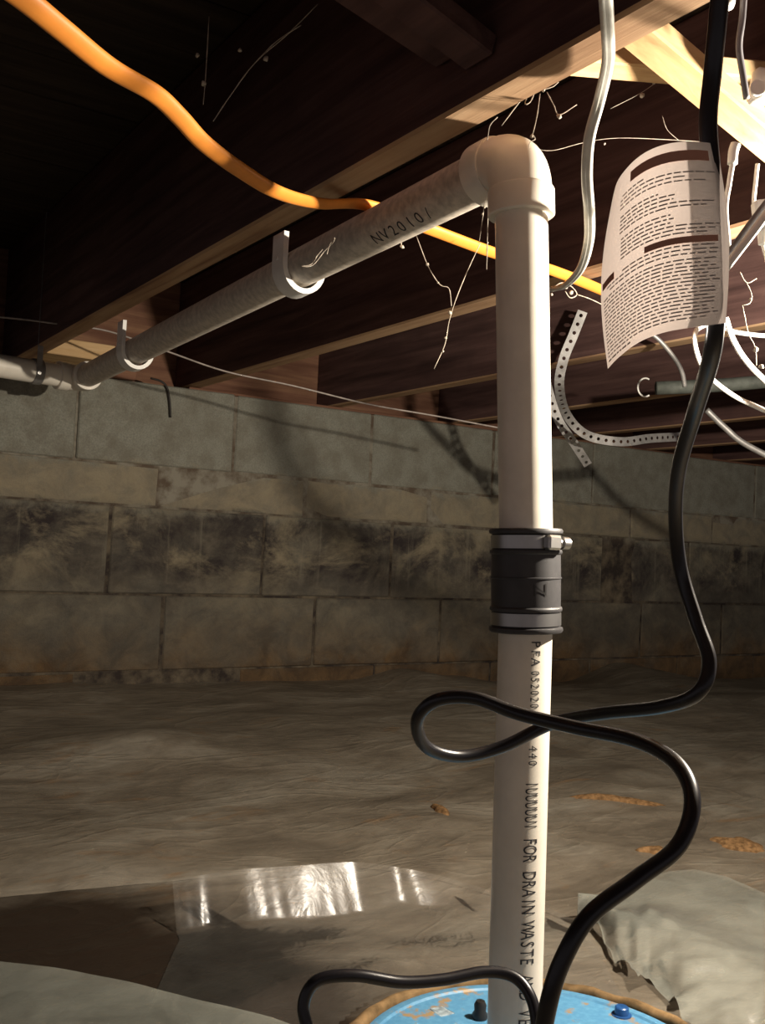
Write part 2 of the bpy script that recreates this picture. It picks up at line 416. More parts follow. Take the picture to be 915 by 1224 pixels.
# ------------------------------------------------------------------ joists
jx = [(-0.79, -0.752), (-0.355, -0.317), (0.078, 0.116), (0.511, 0.548), (0.943, 0.982), (1.365, 1.402), (1.79, 1.828), (2.215, 2.253), (2.64, 2.678), (3.07, 3.108)]
jl = {3: 'floor joist directly above the horizontal pipe, its underside lit tan', 4: 'second floor joist, behind the elbow, crossed by the orange cable',
      5: 'third floor joist, dark maroon, just short of the block wall top at centre', 6: 'fourth floor joist, in shadow behind the perforated strap at right',
      2: 'floor joist left of the lit one, over the orange cable', 1: 'floor joist two bays left of the lit one', 0: 'leftmost floor joist in the dark',
      7: 'fifth floor joist, far right above the block wall', 8: 'sixth floor joist, far right above the block wall', 9: 'seventh floor joist, farthest to the right'}
for i, (a, b_) in enumerate(jx):
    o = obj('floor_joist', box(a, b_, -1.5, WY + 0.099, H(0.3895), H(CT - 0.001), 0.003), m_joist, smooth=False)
    o.data.materials.append(m_beam)                # dark wood on the sides, paler tan wood on the underside
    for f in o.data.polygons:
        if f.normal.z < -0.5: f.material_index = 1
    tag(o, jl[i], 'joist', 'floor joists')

# cross bridging between joists
def brace(p, q, label, grp='cross bridging braces', m=None):
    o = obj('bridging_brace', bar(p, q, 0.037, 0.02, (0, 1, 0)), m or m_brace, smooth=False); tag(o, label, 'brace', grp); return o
brace((0.55, 0.628, H(0.508)), (0.942, 0.628, H(0.405)), 'bright pine brace slanting down to the right behind the black cord')
brace((0.55, 0.70, H(0.455)), (0.942, 0.70, H(0.548)), 'pine brace running level behind the bright slanting brace')
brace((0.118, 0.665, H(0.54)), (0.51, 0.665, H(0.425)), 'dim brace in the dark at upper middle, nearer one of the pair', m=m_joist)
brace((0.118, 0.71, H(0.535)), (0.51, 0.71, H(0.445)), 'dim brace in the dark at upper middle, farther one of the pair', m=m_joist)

# sill pieces on the wall top
o = obj('wood_shim', box(0.62, 0.80, WY - 0.02, WY + 0.08, H(0.382), H(0.412), 0.002), m_sill, smooth=False); tag(o, 'reddish wood shim on the wall top behind the far pipe hanger', 'wood block')
o = obj('sill_blocking', box(0.549, 0.70, WY - 0.16, WY - 0.045, H(0.392), H(0.43), 0.002), m_brace, smooth=False); tag(o, 'tan wood blocking beside the lit joist end above the far elbow', 'wood block')
o = obj('sill_plate', box(0.95, 5.1, WY + 0.015, WY + 0.099, H(0.3812), H(0.389), 0.0015), m_sill, smooth=False); tag(o, 'long dark red sill board lying along the block wall top', 'board')

# ------------------------------------------------------------------ sump basin, lid
bas = thing('sump_basin', 'sump pit with a round sky blue lid and muddy brown rim', 'sump basin', (LC.x, LC.y, H(LZ - 0.06)))
obj('basin_wall', lathe((LC.x, LC.y, H(LZ - 0.06)), (0, 0, 1), [(0, 0.170), (0.048, 0.170), (0.048, 0.1775), (0, 0.1775)], 64, True), m_rim, bas)
vr, fr_ = lathe((LC.x, LC.y, H(LZ)), (0, 0, 1), [(-0.012, 0.178), (0.000, 0.1785), (0.0035, 0.1815), (0.003, 0.186), (-0.002, 0.193), (-0.012, 0.2)], 96, True)
vr = [v + Vector((0, 0, 0.0035 * noise.noise(v * 30))) + (v - Vector((LC.x, LC.y, v.z))) * 0.02 * noise.noise(v * 18) for v in vr]
obj('mud_rim', (vr, fr_), m_rim, bas)
lid = obj('lid', lathe((LC.x, LC.y, H(LZ - 0.011)), (0, 0, 1), [(0, 0.0005), (0, 0.174), (0.009, 0.175), (0.0105, 0.173), (0.0105, 0.165), (0.0085, 0.163), (0.0085, 0.0005)], 72), m_blue, bas, auto=40); lid['label'] = 'scuffed sky blue lid'
bp = ph(741, 1212, LZ)
def bolt(p):
    p = Vector(p)
    vf = merge(lathe(p, (0, 0, 1), [(0, 0.0005), (0, 0.0105), (0.0015, 0.0105), (0.0018, 0.0075), (0.0085, 0.0072), (0.0095, 0.006), (0.0095, 0.0005)], 6 * 3))
    return vf
for k in range(3):
    a0 = math.atan2(bp.y - LC.y, bp.x - LC.x) + k * math.pi * 2 / 3
    obj('bolt', bolt((LC.x + 0.155 * math.cos(a0), LC.y + 0.155 * math.sin(a0), H(LZ - 0.003))), m_bolt, lid, auto=35)

gp = ph(574, 1214, LZ)
obj('cord_grip', merge(lathe((gp.x, gp.y, H(LZ - 0.003)), (0, 0, 1), [(0, .0005), (0, .0075), (.004, .0085), (.008, .006), (.014, .0065), (.018, .0045), (.0185, .0005)], 16)), m_grease, lid, auto=50)
tp = ph(529, 1206, LZ)
obj('white_patch', box(tp.x - .009, tp.x + .008, tp.y - .009, tp.y + .010, H(LZ - 0.0028), H(LZ - 0.0017), 0.0004, 0.001), m_patch, lid, smooth=False)
# ------------------------------------------------------------------ pipes
RO, RI = 0.02415, 0.0205
v_top = pz(622.5, 188, 0.917); v_mid = pz(629, 640, 0.907); v_mid2 = pz(628.5, 752, 0.904)
v_bot = pz(614, 1262, 0.893)
v_bot = v_mid2 + (v_bot - v_mid2) * ((v_mid2.z - H(LZ)) / (v_mid2.z - v_bot.z))
h_end = pz(97, 453, 2.17)
dh = (h_end - v_top).normalized(); dv = (v_mid - v_top).normalized()
dp = thing('discharge_pipe', 'cream plastic pipe rising from the coupling to an elbow and running along the joist', 'pipe', v_mid)
EL = 0.052                                    # elbow centre to hub mouth
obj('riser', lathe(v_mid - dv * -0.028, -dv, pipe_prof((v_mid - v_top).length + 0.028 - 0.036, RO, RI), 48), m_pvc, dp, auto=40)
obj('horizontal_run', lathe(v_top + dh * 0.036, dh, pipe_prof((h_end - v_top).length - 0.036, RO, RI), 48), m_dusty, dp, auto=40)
# elbow: swept bend plus two hubs
def elbow(c, d1, d2, rb=0.0262, hub=0.0305, bend=0.034, hl=0.024):
    # d1, d2: directions leaving the corner
    a = c + d1 * bend; b_ = c + d2 * bend; pts = []
    for k in range(13):
        t = k / 12; pts.append(a * (1 - t) ** 2 + c * 2 * t * (1 - t) + b_ * t ** 2)
    # round the bend into a circular-like arc
    pts = [p + (c - p) * 0.10 * math.sin(math.pi * i / 12) * 0 for i, p in enumerate(pts)]
    body = tube(pts, rb + 0.002, n=1, seg=48, cap=False)
    hubs = [lathe(c + d * (bend - 0.004), d, [(0, rb), (0.0, hub - 0.001), (0.002, hub), (hl, hub), (hl + 0.001, hub - 0.001), (hl + 0.001, RO)], 48) for d in (d1, d2)]
    return body, hubs
body, hubs = elbow(v_top, dv, dh)
eb = obj('elbow', body, m_pvc, dp)
for h_ in hubs: obj('elbow_hub', h_, m_pvc, dp, auto=40)
# far elbow turning left along the wall, and the run it feeds
dl = (pz(-60, 436, 1.98) - h_end); dl.z = 0.02 * 0; dl.normalize()
body, hubs = elbow(h_end, -dh, dl)
obj('elbow', body, m_pvc, dp)
for h_ in hubs: obj('elbow_hub', h_, m_pvc, dp, auto=40)
obj('wall_run', lathe(h_end + dl * 0.04, dl, pipe_prof(1.2, RO, RI), 48), m_pvc, dp, auto=40)

sp = thing('standpipe', 'lower cream plastic pipe with black lettering rising from the blue lid', 'pipe', v_bot)
dlow = (v_mid2 - v_bot).normalized()
obj('pipe_body', lathe(v_bot - dlow * 0.03, dlow, pipe_prof((v_mid2 - v_bot).length + 0.03 + 0.028, RO, RI), 48), m_pvc, sp, auto=40)
# dark grommet where the pipe passes the lid
obj('grommet', lathe(v_bot - dlow * 0.004, dlow, [(0, RO), (0, 0.036), (0.006, 0.034), (0.012, 0.028), (0.013, RO)], 40), m_grease, sp)

# printed lettering wrapped round a pipe
_glyph = {}
def glyph(ch):
    if ch in _glyph: return _glyph[ch]
    cu = bpy.data.curves.new('g', 'FONT'); cu.body = ch; cu.size = 1.0; cu.align_x = 'CENTER'; cu.resolution_u = 3
    t = bpy.data.objects.new('g', cu); C.objects.link(t); dg = bpy.context.evaluated_depsgraph_get()
    me = bpy.data.meshes.new_from_object(t.evaluated_get(dg))
    bm = bmesh.new(); bm.from_mesh(me)
    for k in range(-2, 9):
        bmesh.ops.bisect_plane(bm, geom=bm.verts[:] + bm.edges[:] + bm.faces[:], plane_co=(0, k * 0.1 + 0.03, 0), plane_no=(0, 1, 0))
    bm.verts.index_update()
    r = ([v.co.copy() for v in bm.verts], [tuple(v.index for v in f.verts) for f in bm.faces]); bm.free()
    bpy.data.objects.remove(t); bpy.data.curves.remove(cu); bpy.data.meshes.remove(me); _glyph[ch] = r; return r
def wrap_text(s, start, run, face, adv, hgt, xs, off=0.0003, rad=RO, flip=1):
    """text along 'run' from axis point 'start'; 'face' = outward direction the print is centred on"""
    run = run.normalized(); face = (face - run * face.dot(run)).normalized(); side = run.cross(face) * -1 * flip
    V, F = [], []
    for i, ch in enumerate(s):
        if ch == ' ': continue
        gv, gf = glyph(ch); n = len(V)
        for v in gv:
            d = (i + 0.5) * adv + v.x * hgt * 1.38 * xs
            a = (v.y - 0.35) * hgt * 1.38 / rad
            V.append(start + run * d + (face * math.cos(a) - side * math.sin(a) * -1) * (rad + off))
        F += [tuple(k + n for k in f) for f in gf]
    return V, F
def axis_at(py):                                # point on the lower pipe axis at about this picture height
    best = None
    for k in range(400):
        p = v_bot + (v_mid2 - v_bot) * (k / 399); q = p - Vector((0, 0, ZS)); yy = CY + FPX * q.dot(DN) / q.dot(FW)
        if best is None or abs(yy - py) < best[0]: best = (abs(yy - py), p)
    return best[1]
tocam = (Vector((0, 0, ZS)) - axis_at(1000)); tocam.z = 0; tocam.normalize()
rightv = Vector((-tocam.y, tocam.x, 0))
if rightv.dot(RT) < 0: rightv = -rightv
face_t = tocam * math.cos(0.42) + rightv * math.sin(0.42)
for s, y0, y1, hgt in (('PFA', 761, 792, 0.009), ('0520201H', 797, 858, 0.0085), ('440', 884, 909, 0.0085), ('IUUUUUI', 926, 983, 0.0125), ('FOR DRAIN WASTE AND VENT', 991, 1232, 0.0135)):
    a = axis_at(y0); L = (axis_at(min(y1, 1224)) - a).length * (y1 - y0) / (min(y1, 1224) - y0)
    adv = L / len(s); lt = obj('printed_lettering', wrap_text(s, a, -dlow, face_t, adv, hgt, min(1.0, adv / (hgt * 1.38) * 1.45), flip=1), m_ink, sp, smooth=False)
# faint print on the horizontal run
hp = v_top + dh * 0.14
fc = (Vector((0, 0, ZS)) - hp); fc.normalize()
obj('printed_lettering', wrap_text('NV2010/', v_top + dh * 0.235, -dh, fc + Vector((0, 0, -0.35)), 0.0165, 0.0135, 1.2, flip=1), m_ink, dp, smooth=False)

# ------------------------------------------------------------------ rubber coupling
cp = thing('rubber_coupling', 'black rubber coupling joining the two pipe lengths with two steel clamps', 'coupling', v_mid2)
ca = (v_mid - v_mid2).normalized(); c_top = pz(629, 632, 0.907); c_bot = pz(628.8, 755, 0.904); ca = (c_top - c_bot).normalized(); CL = (c_top - c_bot).length
R1 = 0.0312
def cl(f): return f * CL
prof = [(0, RO), (0, R1 + .001), (cl(.02), R1 + .0022), (cl(.045), R1 + .0018), (cl(.06), R1 - .001), (cl(.20), R1 - .001), (cl(.205), R1 + .001), (cl(.225), R1 + .0016), (cl(.245), R1 + .001),
        (cl(.25), R1), (cl(.515), R1 + .0002), (cl(.52), R1 + .0010), (cl(.53), R1 + .0010), (cl(.535), R1 + .0002), (cl(.75), R1), (cl(.755), R1 + .001), (cl(.775), R1 + .0016), (cl(.795), R1 + .001),
        (cl(.80), R1 - .001), (cl(.94), R1 - .001), (cl(.955), R1 + .0018), (cl(.98), R1 + .0022), (cl(1), R1 + .001), (cl(1), RO)]
obj('sleeve', lathe(c_bot, ca, prof, 56), m_rubber, cp, auto=50)
camdir = (Vector((0, 0, ZS)) - c_top); camdir.z = 0; camdir.normalize(); rv = Vector((-camdir.y, camdir.x, 0))
if rv.dot(RT) < 0: rv = -rv
for f0, f1, ang in ((0.07, 0.19, 2.6), (0.81, 0.935, 0.75)):
    o = obj('clamp_band', lathe(c_bot + ca * cl(f0), ca, [(0, R1 - .0006), (0, R1 + .0004), (cl(f1 - f0), R1 + .0004), (cl(f1 - f0), R1 - .0006)], 56, True), m_steel, cp, auto=40)
    dr = camdir * math.cos(ang) + rv * math.sin(ang); tg = (rv * math.cos(ang) - camdir * math.sin(ang)); m0 = c_bot + ca * cl((f0 + f1) / 2) + dr * (R1 + 0.004)
    hs = merge(bar(m0 - tg * 0.009, m0 + tg * 0.007, 0.013, 0.009, ca), lathe(m0 + tg * 0.006, tg, [(0, 0.0005), (0, .0042), (0.003, .0042), (0.0035, .0058), (0.011, .0058), (0.0118, .005), (0.0118, .0005)], 12))
    obj('clamp_screw', hs, m_steel, o, auto=35)
# maker's arrow-like mark on the sleeve
fm = camdir * math.cos(0.4) + rv * math.sin(0.4)
obj('moulded_mark', wrap_text('Z', c_bot + ca * cl(0.33), ca, fm, 0.016, 0.013, 1.0, rad=R1, off=0.0005, flip=1), m_grease, cp, smooth=False)

# ------------------------------------------------------------------ pipe hangers
def hanger(px, py, label):
    # nearest point of the pipe axis to the picture position
    best = None
    for k in range(600):
        p = v_top + (h_end - v_top) * (k / 599); q = p - Vector((0, 0, ZS)); xx = CX + FPX * q.dot(RT) / q.dot(FW)
        if best is None or abs(xx - px) < best[0]: best = (abs(xx - px), p)
    c = best[1]; t = thing('pipe_hanger', label, 'hanger', (c.x, c.y, c.z - 0.03), 'white hooks holding the horizontal pipe')
    s = Vector((1, 0, 0)); u = Vector((0, 0, 1)); r = RO + 0.0038
    path = [c - s * r + u * k for k in (H(0.397) - c.z, 0.03, 0.012)]
    path += [c - s * r * math.cos(a) - u * (r + 0.004) * math.sin(a) for a in [math.pi * k / 14 for k in range(0, 15)]]
    path.append(c + s * r + u * 0.004)
    hw, th = 0.016, 0.0034
    obj('hook', tube(path, hw, n=1, r2=th, hint=dh, prof=[(-1, -1), (1, -1), (1, 1), (-1, 1)]), m_white, t, smooth=True, auto=40)
    obj('nail_tab', merge(box(c.x - r - 0.003, c.x - r + 0.0035, c.y - 0.006, c.y + 0.006, c.z + 0.004, c.z + 0.012, 0.001),
                          lathe((c.x - r - 0.006, c.y, c.z + 0.008), (1, 0, 0), [(0, .0005), (0, .003), (0.008, .003), (0.008, .0005)], 10)), m_white, t, smooth=False)
hanger(358, 330, 'white hook hanger under the pipe, nearer and brighter of the two')
hanger(162, 430, 'white hook hanger under the pipe, the farther one close to the wall')
# grey strap with clamp on the run along the wall
cc = None
for k in range(400):
    p = h_end + dl * (0.4 * k / 399); q = p - Vector((0, 0, ZS)); xx = CX + FPX * q.dot(RT) / q.dot(FW)
    if cc is None or abs(xx - 43) < cc[0]: cc = (abs(xx - 43), p)
cc = cc[1]
t = thing('strap_clamp', 'grey metal strap and ring clamp on the pipe along the wall at far left', 'clamp', cc)
obj('strap', bar(cc + Vector((0, -RO - 0.002, 0.0)), (cc.x, cc.y - RO - 0.002, H(CT)), 0.012, 0.002, dl, 0.0003), m_zinc, t, smooth=False)
obj('ring', lathe(cc - dl * 0.009, dl, [(0, RO), (0, RO + .003), (0.018, RO + .003), (0.018, RO)], 40, True), m_zinc, t, auto=40)
obj('screw', merge(lathe(cc + Vector((0, -RO - 0.001, -0.006)), (0, -1, 0), [(0, .004), (0.006, .004), (0.006, .0005)], 10)), m_steel, t, smooth=False)

# ------------------------------------------------------------------ cords and cables
def cord(name, label, cat, pts, r, m, group=None, **kw):
    o = obj(name, tube([pz(*p) for p in pts], r, **kw), m); tag(o, label, cat, group); return o
cord('power_cord', 'thick black power cord hanging behind the paper tag and looping round the pipe', 'cord',
     [(900, -1000, .47), (892, -500, .465), (876, -160, .456), (866, -60, .455), (858, 30, .46), (852, 90, .465), (847, 150, .466), (853, 230, .4655), (858, 330, .4635), (856, 385, .4635), (850, 430, .478), (832, 490, .53), (812, 560, .57), (808, 620, .60), (814, 680, .61), (832, 740, .60), (848, 790, .585),
      (835, 828, .58), (790, 845, .60), (720, 853, .645), (660, 865, .69), (600, 893, .69), (550, 904, .68), (510, 893, .66), (499, 862, .64), (520, 838, .63), (565, 834, .625), (620, 853, .62), (690, 870, .60), (760, 885, .565), (808, 912, .53), (828, 955, .505),
      (812, 1010, .49), (760, 1052, .48), (705, 1095, .47), (672, 1150, .465), (655, 1205, .465), (645, 1270, .475), (640, 1340, .52), (628, 1380, .62)], 0.0043, m_cord, n=8, seg=12)
cord('float_cord', 'thinner black cord arching across the foot of the pipe and drooping at left', 'cord',
     [(388, 1290, .66), (370, 1235, .665), (363, 1200, .67), (380, 1172, .675), (425, 1166, .68), (480, 1174, .69), (530, 1171, .70), (580, 1162, .71), (615, 1168, .71), (636, 1195, .70), (643, 1240, .69), (645, 1310, .69), (640, 1370, .74)], 0.0042, m_cord, n=8, seg=12)

cord('orange_cable', 'flat orange electrical cable drooping from the upper left and passing over the pipe', 'cable',
     [(-420, -260, .42), (-200, -140, .47), (-60, -60, .52), (20, -8, .57), (75, 36, .62), (130, 80, .68), (185, 112, .75), (215, 140, .79), (245, 172, .835), (290, 205, .90), (335, 231, .97), (385, 243.5, 1.055), (440, 245.5, 1.133), (512, 273, 1.19), (590, 302, 1.265), (660, 323, 1.335), (720, 347, 1.40), (760, 366, 1.47)],
     0.0074, m_orange, n=8, seg=14, r2=0.0035, hint=Vector((0.55, -0.6, 0.65)).normalized())
cord('grey_cable', 'shiny pale grey flat cable hanging in front of the lit joist right of the elbow', 'cable',
     [(690, -190, .55), (712, -120, .575), (720, -60, .62), (724, -10, .665), (727, 40, .715), (727, 75, .76), (717, 120, .82), (705, 165, .84), (702, 210, .86), (705, 255, .89), (704, 290, .95), (694, 322, 1.08), (676, 341, 1.25), (660, 346, 1.36)],
     0.0049, m_greycab, n=8, seg=16, r2=0.0036, hint=RT, prof=[(math.cos(a) * (1 - .18 * math.exp(-(((a + 1.57 + 3.14159) % 6.2832 - 3.14159) / .25) ** 2)), math.sin(a) * (1 - .25 * math.exp(-(math.cos(a) / .2) ** 2))) for a in [2 * math.pi * k / 24 for k in range(24)]])
cord('dark_cable', 'dark grey cable hanging at the top right corner beyond the brace', 'cable',
     [(905, -190, .84), (896, -90, .81), (892, -40, .80), (888, 20, .81), (884, 55, .82), (888, 85, .83), (893, 118, .84)], 0.0028, m_dkcab)
G = 'white wires around the lamp at right'
cord('white_wire', 'white wire looping left of the black cord and sagging to the right edge', 'wire',
     [(866, 391, 1.3), (846, 388, 1.3), (832, 397, 1.3), (833, 420, 1.3), (845, 446, 1.3), (870, 468, 1.3), (900, 484, 1.3), (940, 497, 1.3), (1040, 505, 1.3), (1150, 470, 1.32), (1220, 400, 1.33)], 0.0033, m_white, G)
cord('white_wire', 'white wire running from the tag corner down to the right edge', 'wire',
     [(868, 380, 1.25), (876, 404, 1.25), (890, 428, 1.25), (912, 452, 1.25), (945, 478, 1.25), (1040, 520, 1.26), (1180, 500, 1.28), (1260, 410, 1.3)], 0.0037, m_white, G)
cord('white_wire', 'level white line beside the tag corner at the right edge', 'wire',
     [(862, 390, 1.33), (885, 398, 1.33), (945, 402, 1.33), (1080, 396, 1.35), (1240, 370, 1.36)], 0.0030, m_white, G)  # thin white tube drawn along a level edge
cord('white_wire', 'short upright white wire hanging from the bright brace', 'wire',
     [(906, 196, .98), (904, 215, .98), (902, 248, .98), (912, 290, .98), (920, 320, .98)], 0.0022, m_white, G)
t = thing('wall_plug', 'white plug on a white cord hanging under the bright brace by the tag', 'plug', pz(877, 190, .9))
obj('plug_body', tube([pz(880, 172, .9), pz(877, 182, .9), pz(876, 196, .9)], 0.0046, n=4), m_white, t)
obj('plug_cord', tube([pz(876, 196, .9), pz(872, 220, .9), pz(868, 250, .9), pz(872, 300, .9)], 0.0024, n=6), m_white, t)
cord('flat_cable', 'dark flat cable with bright lower edge slanting behind the tag at the right', 'cable',
     [(1180, -120, .86), (1060, 50, .82), (960, 190, .8), (918, 242, .8), (895, 272, .8), (866, 312, .8)], 0.0034, m_dkcab, r2=0.003)
cord('flat_cable', 'white cable slanting along the dark one behind the tag', 'cable',
     [(1190, -105, .85), (1068, 64, .81), (960, 202, .79), (920, 252, .79), (898, 281, .79), (868, 320, .79)], 0.0036, m_white)
t = thing('plug_adapter', 'white plug adapter at the right edge above the bright brace', 'adapter', pz(910, 118, 0.92))
obj('adapter_body', bar(pz(914, 84, .92), pz(906, 124, .92), 0.018, 0.016, RT, 0.003), m_white, t)
obj('adapter_face', lathe(pz(905, 106, .905), -FW, [(0, .0005), (0, .007), (.003, .007), (.003, .0005)], 16), m_white, t, auto=40)
o = obj('plug_adapter', merge(bar(pz(908, 240, .86), pz(912, 276, .86), 0.012, 0.012, RT, 0.002), lathe(pz(912, 276, .86), (0, 0, -1), [(0, .0045), (.012, .003), (.012, .0005)], 12)), m_white, smooth=False)
tag(o, 'white plug at the right edge level with the middle of the tag', 'adapter')
o = obj('insulator_knob', merge(lathe(pz(868, 10, .80), -DN, [(0, .0005), (0, .006), (.004, .0075), (.010, .0075), (.013, .005), (.013, .0005)], 18)), m_white); tag(o, 'small white knob behind the black cord at the top edge', 'knob')
cord('grey_wire', 'faint grey wire curving down beneath the paper tag', 'wire', [(770, 392, 1.75), (790, 408, 1.75), (808, 430, 1.76), (816, 446, 1.77), (819, 462, 1.78)], 0.004, m_zinc)
cord('grey_wire', 'faint grey wire slanting off the right edge above the block wall', 'wire', [(845, 490, 1.9), (868, 512, 1.9), (890, 530, 1.9), (940, 556, 1.9)], 0.006, m_zinc)
t = thing('conduit', 'dull grey conduit with open ring end, behind the black cord at right', 'conduit', pz(765, 463, 2.0))
obj('conduit_tube', tube([pz(785, 464, 2.0), pz(850, 461, 2.0), pz(960, 452, 2.0), pz(1500, 400, 2.0)], 0.0135, n=2, seg=20), m_conduit, t)
obj('end_ring', tube([pz(772 + 9 * math.cos(a), 463 + 11 * math.sin(a), 1.995) for a in [math.radians(60 + 24 * k) for k in range(11)]], 0.0018, n=3, seg=6), m_white, t)
o = obj('guide_wire', tube([pz(-30, 376, 1.93), pz(30, 382, 1.95), pz(75, 388, 1.97), pz(130, 396, 2.0), pz(200, 420, 2.03), pz(270, 444, 2.06), pz(350, 461, 2.1), pz(440, 483, 2.15), pz(520, 497, 2.2), pz(600, 512, 2.25)], 0.0019, n=6, seg=6), m_wire); tag(o, 'thin pale wire strung along under the joists in front of the block wall', 'wire')
o = obj('wall_hook', tube([pY(180, 452, WY - 0.004), pY(193, 456, WY - 0.012), pY(200, 464, WY - 0.012), pY(203, 480, WY - 0.011), pY(204, 499, WY - 0.01)], 0.0026, n=6, seg=8), m_rustwire); tag(o, 'bent black wire hook against the top blocks of the wall', 'hook')

# perforated hanger straps
def perforated(pts, label, wd=0.019):
    path = spline([Vector(p) for p in pts], 10); L = [0]
    for a, b_ in zip(path, path[1:]): L.append(L[-1] + (b_ - a).length)
    def at(d):
        d = max(0, min(L[-1], d)); k = 0
        while k < len(L) - 2 and L[k + 1] < d: k += 1
        return path[k].lerp(path[k + 1], (d - L[k]) / max(1e-9, L[k + 1] - L[k]))
    cell = 0.0175; n = int(L[-1] / cell); V, F = [], []
    def fr(d):
        p = at(d); t_ = (at(d + .004) - at(d - .004)).normalized(); f = (Vector((0, 0, ZS)) - p).normalized()
        s_ = t_.cross(f).normalized(); return p, t_, s_, s_.cross(t_)
    for i in range(n):
        p, t_, s_, nn = fr((i + .5) * cell); k0 = len(V)
        ring_o = [(-.5, -.5), (0, -.5), (.5, -.5), (.5, 0), (.5, .5), (0, .5), (-.5, .5), (-.5, 0)]
        for lay in (0.0004, -0.0004):
            for a, b_ in ring_o:
                pp, tt, ss, n2 = fr((i + .5 + a) * cell); V.append(pp + ss * b_ * wd + n2 * lay)
            for j in range(8):
                an = math.radians(225 + 45 * j); V.append(p + t_ * math.cos(an) * .0037 + s_ * math.sin(an) * .0037 + nn * lay)
        for j in range(8):
            a, b_, c, d = j, (j + 1) % 8, 8 + (j + 1) % 8, 8 + j
            F += [(k0 + a, k0 + b_, k0 + c, k0 + d), (k0 + 16 + d, k0 + 16 + c, k0 + 16 + b_, k0 + 16 + a), (k0 + d, k0 + c, k0 + 16 + c, k0 + 16 + d), (k0 + b_, k0 + a, k0 + 16 + a, k0 + 16 + b_)]
    o = obj('perforated_strap', (V, F), m_zinc, smooth=False); tag(o, label, 'strap', 'perforated metal straps'); return o
perforated([pX(697, 372, 1.35), pX(686, 400, 1.345), pX(674, 430, 1.335), pX(669, 462, 1.34), pz(678, 496, 2.05), pz(702, 520, 2.08), pz(742, 528, 2.1), pz(778, 524, 2.14), pz(815, 522, 2.2)], 'perforated metal strap drooping in a long J right of the pipe')
perforated([pz(650, 440, 2.15), pz(657, 470, 2.15), pz(668, 502, 2.15), pz(688, 532, 2.17), pz(706, 560, 2.2)], 'short perforated metal strap close beside the pipe, behind the long drooping one')

# ------------------------------------------------------------------ dusty cobweb threads
def web(label, strands, blobs, r=0.0009):
    parts = [tube([pz(*p) for p in s], r * 0.62, n=5, seg=5, bumps=lambda f: 0.7 + 0.9 * abs(noise.noise(Vector((f * 40, 0.3, 0))))) for s in strands]
    parts += [blob(pz(*b_[:3]), b_[3] * 0.7) for b_ in blobs]
    o = obj('cobweb', merge(*parts), m_thread); tag(o, label, 'cobweb', 'dusty cobweb threads'); return o
web('Y-shaped dusty cobweb thread hanging below the horizontal pipe', [[(498, 282, 1.2), (512, 318, 1.2), (526, 340, 1.2), (537, 345, 1.2), (540, 366, 1.2)], [(575, 290, 1.2), (560, 322, 1.2), (546, 356, 1.2), (537, 385, 1.2), (532, 412, 1.2), (519, 441, 1.2)]],
    [(511, 316, 1.2, .003), (538, 374, 1.2, .0035), (533, 404, 1.2, .003), (524, 338, 1.2, .002), (530, 420, 1.2, .002)])
web('short cobweb threads dangling from the elbow mouth', [[(580, 240, .95), (577, 262, .95), (573, 290, .95)], [(584, 242, .95), (583, 280, .95), (582, 322, .95)]], [(579, 248, .95, .002), (577, 256, .95, .002), (583, 290, .95, .0015)])
web('knotted cobweb loops hanging from the lit joist above the elbow', [[(600, 150, .86), (625, 118, .86), (640, 110, .86), (660, 104, .86), (668, 98, .86)], [(640, 110, .86), (634, 122, .86), (628, 124, .86), (632, 114, .86), (640, 110, .86)], [(654, 110, .86), (662, 125, .86), (669, 137, .86), (690, 125, .86)], [(646, 112, .86), (642, 140, .86), (636, 165, .86)],
    [(636, 160, .86), (640, 166, .86), (634, 170, .86), (633, 176, .86)], [(595, 140, .86), (586, 150, .86), (583, 168, .86)]], [(669, 139, .86, .0035), (636, 163, .86, .0025), (650, 108, .86, .002)], 0.0008)
web('pale cobweb strands strung below the bright brace, between grey cable and tag', [[(634, 176, 1.1), (660, 180, 1.1), (700, 170, 1.1), (740, 165, 1.1), (800, 167, 1.1), (860, 171, 1.1)], [(792, 138, 1.1), (798, 155, 1.1), (812, 168, 1.1)], [(730, 130, 1.1), (765, 112, 1.1), (790, 95, 1.1)]], [(768, 114, 1.1, .004), (723, 172, 1.1, .002), (782, 100, 1.1, .002)], 0.0005)
web('dim cobweb strands in the dark above the orange cable', [[(255, 145, .95), (275, 115, .95), (305, 75, .95), (345, 40, .95), (380, 5, .95)], [(305, 75, .95), (330, 50, .95), (360, 30, .95)], [(243, 125, .95), (246, 90, .95), (250, 20, .95)]], [(244, 100, .95, .004), (287, 60, .95, .003), (236, 66, .95, .003), (318, 70, .95, .004)], 0.0009)
web('tangled cobweb tuft on the end of the grey cable right of the pipe', [[(660, 345, 1.35), (672, 338, 1.35), (684, 343, 1.35), (690, 352, 1.35), (682, 356, 1.35), (676, 348, 1.35)], [(690, 352, 1.35), (705, 357, 1.35), (720, 364, 1.35)]], [(683, 350, 1.35, .005), (677, 344, 1.35, .004), (660, 352, 1.35, .003)], 0.0012)
web('cobweb tufts on the joist at the right edge below the flat cable', [[(885, 325, .98), (893, 338, .98), (905, 333, .98)], [(893, 338, .98), (899, 352, .98), (897, 362, .98), (888, 365, .98)], [(888, 365, .98), (895, 398, .98), (903, 415, .98), (905, 440, .98)]], [(898, 358, .98, .003), (904, 418, .98, .004), (910, 438, .98, .004)], 0.0009)
web('small dust knots hanging under the horizontal pipe near its bright edge', [[(480, 285, 1.15), (480, 292, 1.15), (481, 297, 1.15)]], [(481, 295, 1.15, .0035)], 0.0012)

